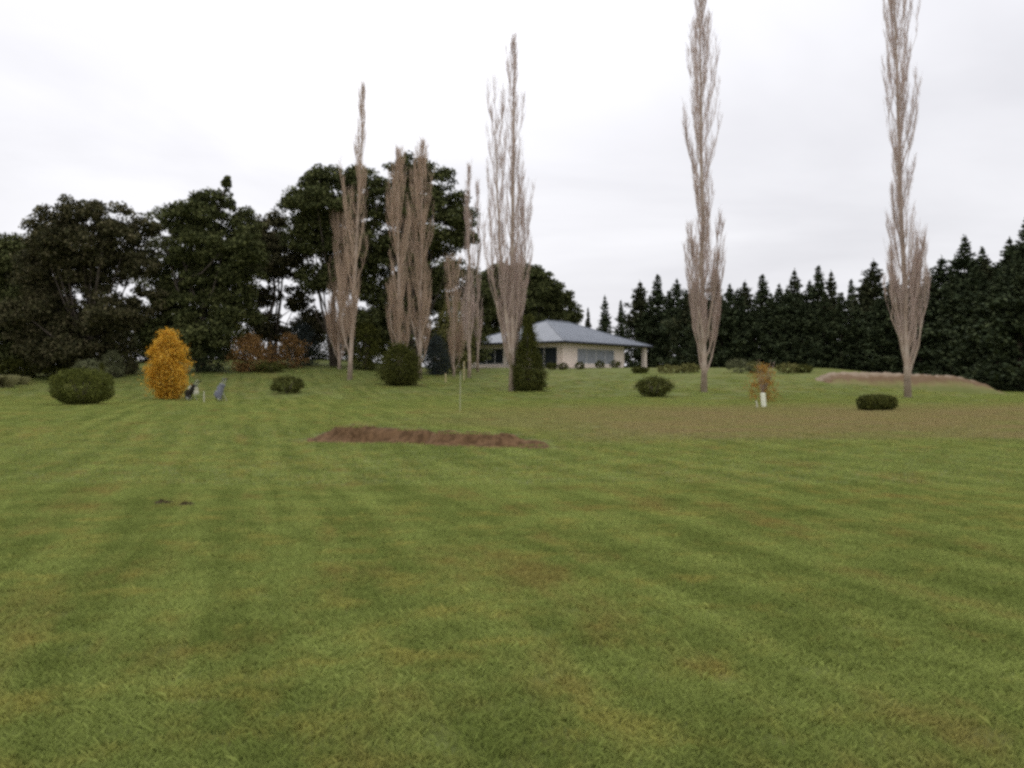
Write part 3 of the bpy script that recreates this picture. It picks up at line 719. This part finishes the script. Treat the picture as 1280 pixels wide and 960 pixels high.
# hedge plants at the foot of the conifers
for i, (px, w, h, m, lab) in enumerate([(838, 34, 10, M_YG, 'low yellow-green shrub right of the house veranda'), (862, 26, 12, M_YG, 'yellow-green shrub left behind the central poplar foot'),
        (925, 34, 18, M_GREY, 'pale grey-green mound shrub left of the orange sapling'), (945, 26, 14, M_YG, 'yellowish shrub right behind the orange sapling'),
        (985, 34, 12, M_YG, 'low green shrub right of the orange sapling by the conifers'), (1004, 26, 10, M_DARKSH, 'dark low shrub just left of the earth bank'),
        (800, 22, 8, M_DARKSH, 'dark low shrub at the veranda post of the house')]):
    bush('hedge_shrub', px, 468, w, h, lab, m, 240 + i, 'round', Y=96, leaf=.12, n=2200, cat='shrub', group='low shrubs along the foot of the conifers', trunk=False)

def tussock(px, Y, wpx, hpx, label, seed, mat=M_TUSS):
    rng = np.random.default_rng(seed); p = on(px, Y); k = Y / F; R = wpx * k / 2; H = hpx * k
    n = 1500; a = rng.uniform(0, 6.28, n); r = R * 0.55 * rng.uniform(0, 1, n) ** .5
    bx, by = np.cos(a) * r, np.sin(a) * r
    h = H * rng.uniform(.55, 1.05, n); tx = bx * 1.9 + rng.normal(0, .1, n); ty = by * 1.9 + rng.normal(0, .1, n)
    w = 0.03
    V = np.stack([np.stack([bx - w * np.sin(a), by + w * np.cos(a), h * 0 - .03], 1), np.stack([bx + w * np.sin(a), by - w * np.cos(a), h * 0 - .03], 1),
                  np.stack([bx + (tx - bx) * .5 + w * .5 * np.sin(a), by + (ty - by) * .5 - w * .5 * np.cos(a), h * .75], 1), np.stack([tx, ty, h * .95], 1)], 1).reshape(-1, 3)
    o = link('tussock_grass', np_mesh('tussock_grass', V, np.arange(4 * n).reshape(n, 4), 4), mat, None, p)
    tag(o, label, 'grass clump')
tussock(4, 76, 34, 17, 'pale straw-coloured tussock at the left edge of the lawn', 301)
tussock(24, 80, 22, 11, 'smaller pale tussock just right of the one at the left edge', 302)
# bare tips of the sapling
sap = [o for o in C.objects if o.name.startswith('orange_sapling')][0]
mb = MB(); r_ = random.Random(4)
for i in range(16):
    a = r_.uniform(0, 6.28); R = r_.uniform(.1, .8)
    mb.tube([(0, 0, .4), (math.cos(a) * R * .6, math.sin(a) * R * .6, 1.2), (math.cos(a) * R, math.sin(a) * R, r_.uniform(1.7, 2.5))], [.02, .014, .006], 4)
mb.build('twigs', M_POP_T, sap)

# ------------------------------------------------------------------ the house
M_CREAM = material('painted_plaster', [(0.76, 0.64, 0.55), (0.84, 0.73, 0.64)], noise=1.5, rnd=0, rough=.85, bump=.15)
M_ROOFM = material('roof_steel', [(0.135, 0.150, 0.175), (0.180, 0.195, 0.222)], noise=0.6, rnd=0, rough=.6, spec=.3)
M_TRIM = material('dark_trim', col=(0.05, 0.05, 0.055), rough=.5)
M_FRAME = material('window_frame', col=(0.62, 0.60, 0.57), rough=.5)
M_GLASS = material('window_glass', col=(0.025, 0.03, 0.035), rough=.08, spec=.6)
M_PANE_REFL = material('pane_reflection', [(0.20, 0.215, 0.24), (0.36, 0.37, 0.40)], noise=4, rnd=0, rough=.35, spec=.5)  # pale reflection on the wide window's glass, put into the pane colour
M_DARKIN = material('shaded_timber', [(0.035, 0.022, 0.017), (0.07, 0.042, 0.03)], noise=3, rnd=0)  # veranda back wall, the recess's shade put into its dark colour
M_STONE = material('pale_stone', [(0.26, 0.22, 0.16), (0.40, 0.35, 0.27)], noise=3, rnd=0, bump=.4)
def house():
    LX, LY = 19.8, 14.8; E = 2.92; off = .9
    th = math.atan2(.81, .587)
    gz0 = gz(5.7, 108) - 0.02
    h = empty('house', (5.7, 108, gz0), 'single-storey house with blue-grey hip roof and pale pink plaster walls', 'house', rz=th)
    x0, x1, y0, y1 = off, LX - off, off, LY - off
    # walls: body set back, with openings made of separate infills
    w = MB(); t = .22
    A = [(x0, 3.9, 0, E - .08), (3.9, 12.1, 0, .62), (3.9, 12.1, 2.35, E - .08), (12.1, 14.4, 0, E - .08)]       # right-hand face
    for a, b_, z0, z1 in A: w.box(a, y0, z0 - (.8 if z0 == 0 else 0), b_, y0 + t, z1)
    Bf = [(y0 + t + .002, 1.6, 0, E - .08), (1.6, 5.1, 2.45, E - .08), (5.1, 5.7, 0, E - .08), (5.7, 8.4, 0, .5), (5.7, 8.4, 2.4, E - .08), (8.4, 8.9, 0, E - .08), (8.9, 12.6, 0, .6), (8.9, 12.6, 2.4, E - .08), (12.6, y1, 0, E - .08)]
    for a, b_, z0, z1 in Bf: w.box(x0, a, z0 - (.8 if z0 == 0 else 0), x0 + t, b_, z1)
    w.box(x0 + t, y1 - t, -.8, x1, y1 - .003, E - .08); w.box(x1 - t, y0 + 3.2, -.8, x1 - .003, y1 - t - .002, E - .08)
    w.build('wall', M_CREAM, h)
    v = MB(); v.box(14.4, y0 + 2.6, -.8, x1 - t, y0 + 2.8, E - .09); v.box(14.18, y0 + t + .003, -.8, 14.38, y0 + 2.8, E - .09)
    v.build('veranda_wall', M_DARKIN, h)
    s = MB(); s.box(.1, .1, E - .1, LX - .1, LY - .1, E - .02); s.build('soffit', M_TRIM, h)
    d = MB(); d.box(-.5, -.9, -.9, LX, -.0, .12); d.box(-.9, -.9, -.9, -.001 - .5, LY - .5, .12); d.box(-.49, .0, -.9, x0 - .01, LY - .5, .115); d.box(x0, 0.002, -.9, LX, y0 - .004, .115)
    d.build('terrace', M_STONE, h)
    def window(face, a, b_, z0, z1, n, glass, name='window'):
        fr = MB(); dpt = .08
        def bx(m, p, q, za, zb, o0, o1):
            if face == 'A': m.box(p, y0 + o0, za, q, y0 + o1, zb)
            else: m.box(x0 + o0, p, za, x0 + o1, q, zb)
        g_ = .005
        a += g_; b_ -= g_; z0 += g_; z1 -= g_
        bx(fr, a, b_, z0, z0 + .07, .03, .13); bx(fr, a, b_, z1 - .07, z1, .03, .13)
        for i in range(n + 1):
            c = a + (b_ - a - .07) * i / n; bx(fr, c, c + .07, z0 + .071, z1 - .071, .032, .128)
        o = fr.build(name, M_FRAME, h)
        for i in range(n):
            p = a + (b_ - a - .07) * i / n + .072; q = a + (b_ - a - .07) * (i + 1) / n - .002
            pn = MB(); bx(pn, p, q, z0 + .072, z1 - .072, .06, .08); pn.build('pane', glass, o)
    window('A', 3.9, 12.1, .62, 2.35, 4, M_PANE_REFL)
    window('B', 1.6, 5.1, 0.02, 2.45, 2, M_GLASS, 'glass_door')
    window('B', 5.7, 8.4, .5, 2.4, 2, M_GLASS)
    window('B', 8.9, 12.6, .6, 2.4, 3, M_GLASS)
    for (px_, py_) in ((x1 - .12, y0 - .55), ):
        p = MB(); p.box(px_ - .28, py_, -.7, px_ + .28, py_ + .45, E - .1); p.build('post', M_CREAM, h)
    # hip roof, steep top and a slightly flatter eave skirt
    zt = 5.8; hy = LY / 2
    def ring(o, z): return [(o, o, z), (LX - o, o, z), (LX - o, LY - o, z), (o, LY - o, z)]
    r = MB()
    r.quadloop([ring(0, E), ring(.02, E + .10), ring(2.6, E + 1.02)], caps=False)
    b0 = len(r.v)
    r.v += ring(2.6, E + 1.02) + [(hy, hy, zt), (LX - hy, hy, zt)]
    r.f += [(b0, b0 + 1, b0 + 5, b0 + 4), (b0 + 1, b0 + 2, b0 + 5), (b0 + 2, b0 + 3, b0 + 4, b0 + 5), (b0 + 3, b0, b0 + 4), ]
    ro = r.build('roof', M_ROOFM, h)
    # standing seams
    sm = MB()
    def plane_pt(o): return (E + .10 + (o / 2.6) * .92) if o < 2.6 else (E + 1.02 + (o - 2.6) / (hy - 2.6) * (zt - E - 1.02))
    c = .6
    while c < LX - .3:
        oe = min(c, LX - c, hy)
        for sgn in (0, 1):
            pts = [(c, (o if sgn == 0 else LY - o), plane_pt(o) + .012) for o in sorted({.02, min(2.6, oe), oe})]
            sm.tube(pts, .022, 4)
        c += .6
    c = .6
    while c < LY - .3:
        oe = min(c, LY - c, hy)
        for sgn in (0, 1):
            pts = [((o if sgn == 0 else LX - o), c, plane_pt(o) + .012) for o in sorted({.02, min(2.6, oe), oe})]
            sm.tube(pts, .022, 4)
        c += .6
    sm.build('roof_seams', M_ROOFM, ro)
    rc = MB(); rc.tube([(hy - .1, hy, zt + .03), (LX - hy + .1, hy, zt + .03)], .09, 8)
    for (ax, ay, ex) in ((0, 0, hy), (0, LY, hy), (LX, 0, LX - hy), (LX, LY, LX - hy)):
        sx, sy = (1 if ax == 0 else -1), (1 if ay == 0 else -1)
        rc.tube([(ax, ay, E + .12), (ax + sx * 2.6, ay + sy * 2.6, E + 1.05), (ex, hy, zt + .03)], .07, 6)
    rc.build('ridge_cap', M_ROOFM, ro)
    g = MB()
    g.box(-.12, -.12, E - .06, LX + .12, -.004, E + .1); g.box(-.12, -.003, E - .06, -.004, LY + .12, E + .1)
    g.box(LX + .004, -.003, E - .06, LX + .12, LY + .12, E + .1); g.build('gutter', M_TRIM, h)
    return h
house()

# ------------------------------------------------------------------ golf bags on trolleys, stakes, guard, clods
M_RUB = material('black_rubber', col=(0.012, 0.012, 0.011), rough=.7)
M_BAGD = material('dark_bag_cloth', [(0.016, 0.014, 0.010), (0.03, 0.026, 0.018)], noise=5, rnd=0, rough=.7)
M_BAGG = material('grey_bag_cloth', [(0.15, 0.155, 0.19), (0.22, 0.225, 0.26)], noise=5, rnd=0, rough=.7)
M_PALE = material('pale_cloth', [(0.42, 0.40, 0.30), (0.55, 0.53, 0.42)], noise=6, rnd=0)
M_ALU = material('aluminium_tube', col=(0.45, 0.45, 0.43), rough=.35, metal=.8)
M_WHITE = material('white_plastic', [(0.70, 0.71, 0.55), (0.82, 0.82, 0.68)], noise=5, rnd=0, rough=.5)
M_WOOD = material('pale_stake_wood', [(0.40, 0.33, 0.17), (0.56, 0.48, 0.28)], noise=6, rnd=0)
def trolley(px, py, lean, bagmat, pocket, lt, lb, seed):
    p = at(px, py); r = random.Random(seed)
    t = empty('golf_trolley', p, lt, 'golf trolley', 'golf trolleys by the golden tree')
    # the trolley leans in the x-z plane; wheels on an axle along y
    dx, dz = math.sin(lean), math.cos(lean)
    L = lambda s, o=0.0: (dx * s + dz * o, -dx * o + dz * s)       # along, across
    for sy in (-.27, .27):
        w = MB(); R = .17; n = 20
        rings = []
        for (yy, rr) in ((-.022, R - .02), (-.022, R), (.022, R), (.022, R - .02)):
            rings.append([(rr * math.cos(6.2832 * k / n), sy + yy, R + rr * math.sin(6.2832 * k / n)) for k in range(n)])
        rings.append(rings[0]); w.quadloop(rings, caps=False)
        wh = w.build('wheel', M_RUB, t)
        hb = MB(); hb.tube([(0, sy - .025, R), (0, sy + .025, R)], .05, 10)
        for k in range(5):
            a = 6.2832 * k / 5; hb.tube([(0, sy, R), (.152 * math.cos(a), sy, R + .152 * math.sin(a))], .01, 4)
        hb.build('hub', M_ALU, wh)
    f = MB(); f.tube([(0, -.25, .17), (0, .25, .17)], .012, 8)
    a0 = L(.0); a1 = L(1.18)
    f.tube([(a0[0] + .02, 0, .12 + a0[1]), (a1[0], 0, .12 + a1[1])], .016, 8)
    q = L(.55); f.tube([(0, -.2, .17), (q[0], 0, .12 + q[1])], .01, 6); f.tube([(0, .2, .17), (q[0], 0, .12 + q[1])], .01, 6)
    q2 = L(.45); f.tube([(q2[0], 0, .12 + q2[1]), (q2[0] + .28, 0, 0.0)], .012, 6)
    f.build('frame', M_ALU, t)
    hd = MB(); e = L(1.18); e2 = L(1.36, .05); hd.tube([(e[0], 0, .12 + e[1]), (e2[0], 0, .12 + e2[1])], .022, 8); hd.build('handle', M_RUB, t)
    # the bag is its own thing, strapped to the trolley
    bgp = empty('golf_bag', p + Vector((-0.13 * dz, 0, .13 + 0.13 * dx)), lb, 'golf bag', 'golf bags by the golden tree')
    body = MB(); prof = [(0.02, .14), (0.04, .18), (.35, .175), (.7, .16), (.84, .18), (.88, .18), (.885, .15)]
    rings = []
    for s, rr in prof:
        c = L(s); rings.append([(c[0] + dz * rr * math.cos(6.2832 * k / 16), rr * math.sin(6.2832 * k / 16), c[1] - dx * rr * math.cos(6.2832 * k / 16)) for k in range(16)])
    body.quadloop(rings); body.build('bag_body', bagmat, bgp, smooth=False)
    for (s0, s1, o, rr, m_) in ((.10, .42, -.18, .11, bagmat), (.48, .72, -.16, .085, pocket)):
        pk = MB(); rings = []
        for s, g in ((s0, .55), (s0 + .03, 1), (s1 - .03, 1), (s1, .55)):
            c = L(s, o); rings.append([(c[0] + dz * rr * g * math.cos(6.2832 * k / 12), rr * 1.2 * g * math.sin(6.2832 * k / 12), c[1] - dx * rr * g * math.cos(6.2832 * k / 12)) for k in range(12)])
        pk.quadloop(rings); pk.build('pocket', m_, bgp)
    for k in range(6):
        a = 6.2832 * k / 6; o = .07 * math.cos(a); yy = .07 * math.sin(a); ln = r.uniform(1.05, 1.22)
        c0 = L(.80, o); c1 = L(ln, o * 1.3); cl = MB(); cl.tube([(c0[0], yy, c0[1]), (c1[0], yy * 1.3, c1[1])], .008, 5)
        cc = MB(); c2 = L(ln + .01, o * 1.3 + .04); 
        sh = cl.build('club', M_ALU, bgp)
        hdm = MB(); hdm.tube([(c1[0] - .01, yy * 1.3 - .045, c1[1]), (c1[0], yy * 1.3, c1[1] + .015), (c1[0] + .01, yy * 1.3 + .05, c1[1])], [.016, .032, .022], 8)
        hdm.build('club_head', (M_BAGD if k % 2 else pocket), sh, smooth=True)
trolley(236, 501, math.radians(33), M_BAGD, M_PALE, 'two-wheeled golf trolley leaning beside the golden tree, holding the dark bag', 'dark golf bag with a pale pocket beside the golden tree', 1)
trolley(275, 502, math.radians(18), M_BAGG, M_BAGG, 'two-wheeled golf trolley standing alone on the grass, holding the grey bag', 'blue-grey golf bag right of the dark one', 2)
# pale towel over the dark bag's side
def towel():
    p = at(246, 501); m = MB()
    rings = []
    for i in range(7):
        z = .85 - i * .07; w = .10 + .01 * i
        rings.append([(-w + .02 * math.sin(i), -.16, z), (w, -.17 - .02 * math.sin(i * 1.7), z - .02), (w, -.15 - .02 * math.sin(i * 1.7), z - .02), (-w + .02 * math.sin(i), -.14, z)])
    m.quadloop(rings); o = m.build('towel', M_PALE, None, p + Vector((.02, 0, -.02))); tag(o, 'pale towel hanging on the side of the dark golf bag', 'towel')
towel()
def stake(px, py, hpx, r, label, mat, lean=0.0, name='stake', Y=None):
    p = on(px, Y) if Y else at(px, py); H = hpx * p.y / F; m = MB()
    m.tube([(0, 0, -.15), (lean * .5, 0, H * .5), (lean, 0, H - r), (lean, 0, H)], [r, r, r * .95, r * .5], 8)
    o = m.build(name, mat, None, p); tag(o, label, name.replace('_', ' ')); return o
stake(580, 463, 24, .055, 'pale yellow wooden stake at the foot of the thin poplar', M_WOOD, Y=84)
stake(557, 466, 11, .06, 'short pale stake right of the twin poplars', M_WOOD, Y=82)
stake(575, 514, 50, .011, 'very thin pale pole standing in the worn ground behind the dirt bank', M_PALE, .02, 'thin_pole')
stake(255, 503, 14, .035, 'small pale marker peg between the two golf trolleys', M_PALE, .0, 'marker_peg')
stake(947, 510, 9, .04, 'short whitish peg left of the white tree guard', M_PALE, -.06, 'marker_peg')
def guard():
    p = at(955, 509); m = MB(); H = 18 * p.y / F
    n = 14; rings = []
    for (z, r) in ((0, .115), (H * .5, .12), (H * .93, .115), (H, .10), (H, .085), (0.05, .09)):
        rings.append([(r * math.cos(6.2832 * k / n) - .06 * z / H, r * math.sin(6.2832 * k / n), z) for k in range(n)])
    m.quadloop(rings); o = m.build('tree_guard', M_WHITE, None, p, smooth=False); tag(o, 'white plastic tree guard under the orange sapling', 'tree guard')
guard()
M_CLOD = material('dark_soil', [(0.035, 0.026, 0.012), (0.075, 0.055, 0.026)], noise=12, rnd=0, bump=1.0, bscale=40)
def clod(px, py, w, label, seed):
    rng = np.random.default_rng(seed); p = at(px, py); n, k = 18, 7; V = []
    for i in range(k):
        t = i / (k - 1)
        for j in range(n):
            a = 6.2832 * j / n; r = w * t * (1 + .3 * math.sin(3 * a + seed) + .15 * math.sin(7 * a)); x, y = r * math.cos(a), r * .7 * math.sin(a)
            V.append((x, y, gz(p.x + x, p.y + y) - p.z + .07 * (1 - t * t) - .01 + rng.normal(0, .010)))
    Fq = [(i * n + j, i * n + (j + 1) % n, (i + 1) * n + (j + 1) % n, (i + 1) * n + j) for i in range(k - 1) for j in range(n)]
    o = link('soil_clod', np_mesh('soil_clod', V, Fq, 4, True), M_CLOD, None, p); tag(o, label, 'soil clod', 'dark clods on the front lawn')
clod(203, 631, .17, 'larger dark clod of soil on the front lawn at left', 1)
clod(233, 634, .14, 'smaller dark clod of soil just right of the larger one', 2)

# ------------------------------------------------------------------ grass blades (uncountable)
MB_ = bpy.data.materials.new('grass_blades'); MB_.use_nodes = True
ntb = MB_.node_tree; bb = ntb.nodes['Principled BSDF']; bb.inputs['Roughness'].default_value = .7; bb.inputs['Specular IOR Level'].default_value = .15
colb, *_r = ground_color(ntb, True)
ntb.links.new(colb, bb.inputs['Base Color'])
tb = ntb.nodes.new('ShaderNodeBsdfTranslucent'); msb = ntb.nodes.new('ShaderNodeMixShader'); msb.inputs[0].default_value = .4
ntb.links.new(colb, tb.inputs[0]); ntb.links.new(bb.outputs[0], msb.inputs[1]); ntb.links.new(tb.outputs[0], msb.inputs[2])
ntb.links.new(msb.outputs[0], ntb.nodes['Material Output'].inputs['Surface'])
def tile(seed, n, size, h, w):
    rng = np.random.default_rng(seed)
    x, y = rng.uniform(-size / 2, size / 2, (2, n))
    cl = 0.6 + 0.5 * np.sin(x * 11 + seed) * np.sin(y * 13 + seed * 2)
    hh = h * rng.uniform(.45, 1.2, n) * np.where(rng.uniform(0, 1, n) < .02, 1.5, 1) * (0.75 + .4 * cl); a = rng.uniform(0, 6.28, n); ww = w * rng.uniform(.6, 1.3, n)
    lx, ly = rng.normal(0, .55, (2, n)) * hh
    z = np.full(n, -.012)
    V = np.stack([np.stack([x - np.cos(a) * ww, y - np.sin(a) * ww, z], 1), np.stack([x + np.cos(a) * ww, y + np.sin(a) * ww, z], 1),
                  np.stack([x + lx * .45 + np.cos(a) * ww * .7, y + ly * .45 + np.sin(a) * ww * .7, hh * .65], 1),
                  np.stack([x + lx * 1.1, y + ly * 1.1, hh], 1)], 1).reshape(-1, 3)
    me = np_mesh('blades', V, np.arange(4 * n).reshape(n, 4), 4); me.materials.append(MB_)
    return bpy.data.objects.new('blades', me)
def grass(name, pts, tiles, label):
    me = bpy.data.meshes.new(name); me.vertices.add(len(pts)); me.vertices.foreach_set('co', pts.astype(np.float32).ravel()); me.update()
    o = bpy.data.objects.new(name, me); C.objects.link(o); tag(o, label, 'grass', kind='stuff'); me.materials.append(MB_)
    ng = bpy.data.node_groups.new(name, 'GeometryNodeTree')
    ng.interface.new_socket('Geometry', in_out='INPUT', socket_type='NodeSocketGeometry'); ng.interface.new_socket('Geometry', in_out='OUTPUT', socket_type='NodeSocketGeometry')
    gi, go = ng.nodes.new('NodeGroupInput'), ng.nodes.new('NodeGroupOutput')
    g2i = ng.nodes.new('GeometryNodeGeometryToInstance')
    for t in tiles:
        oi = ng.nodes.new('GeometryNodeObjectInfo'); oi.inputs['Object'].default_value = t; oi.inputs['As Instance'].default_value = True
        ng.links.new(oi.outputs['Geometry'], g2i.inputs[0])
    ip = ng.nodes.new('GeometryNodeInstanceOnPoints'); ip.inputs['Pick Instance'].default_value = True
    rv = ng.nodes.new('FunctionNodeRandomValue'); rv.data_type = 'FLOAT_VECTOR'; rv.inputs[0].default_value = (0, 0, 0); rv.inputs[1].default_value = (0, 0, 6.283)
    ri = ng.nodes.new('FunctionNodeRandomValue'); ri.data_type = 'INT'; ri.inputs[4].default_value = 0; ri.inputs[5].default_value = len(tiles) - 1
    ng.links.new(gi.outputs[0], ip.inputs['Points']); ng.links.new(g2i.outputs[0], ip.inputs['Instance'])
    ng.links.new(rv.outputs[0], ip.inputs['Rotation']); ng.links.new(ri.outputs[2], ip.inputs['Instance Index'])
    ng.links.new(ip.outputs[0], go.inputs[0])
    md = o.modifiers.new('grass', 'NODES'); md.node_group = ng
def pts_in(y0, y1, step, margin, seed):
    rng = np.random.default_rng(seed); P = []
    yy = y0
    while yy < y1:
        hw = 0.51 * yy + margin; xx = np.arange(-hw, hw, step); x = xx + rng.uniform(-.12, .12, len(xx)) * step; y = yy + rng.uniform(-.12, .12, len(xx)) * step
        P.append(np.stack([x, y, ground(x, y)], 1)); yy += step
    P = np.concatenate(P); P = P[rng.uniform(0, 1, len(P)) > sstep(30, 104, P[:, 1]) * .9]; t = bank_t(P[:, 0], P[:, 1])
    return P[~((bank_h(P[:, 0]) > .05) & (t > -.18) & (t < .45 + rng.normal(0, .12, len(P))))]
near = [tile(s, 2300, .78, .036, .0019) for s in (1, 2, 3)]
far = [tile(s, 560, 1.2, .040, .0065) for s in (4, 5, 6)]
grass('lawn_grass', pts_in(2.0, 16.0, .5, 3, 5), near, 'short mown grass of the front lawn')
grass('paddock_grass', pts_in(16.0, 100.0, .8, 5, 6), far, 'mown grass on the farther lawn and terrace')
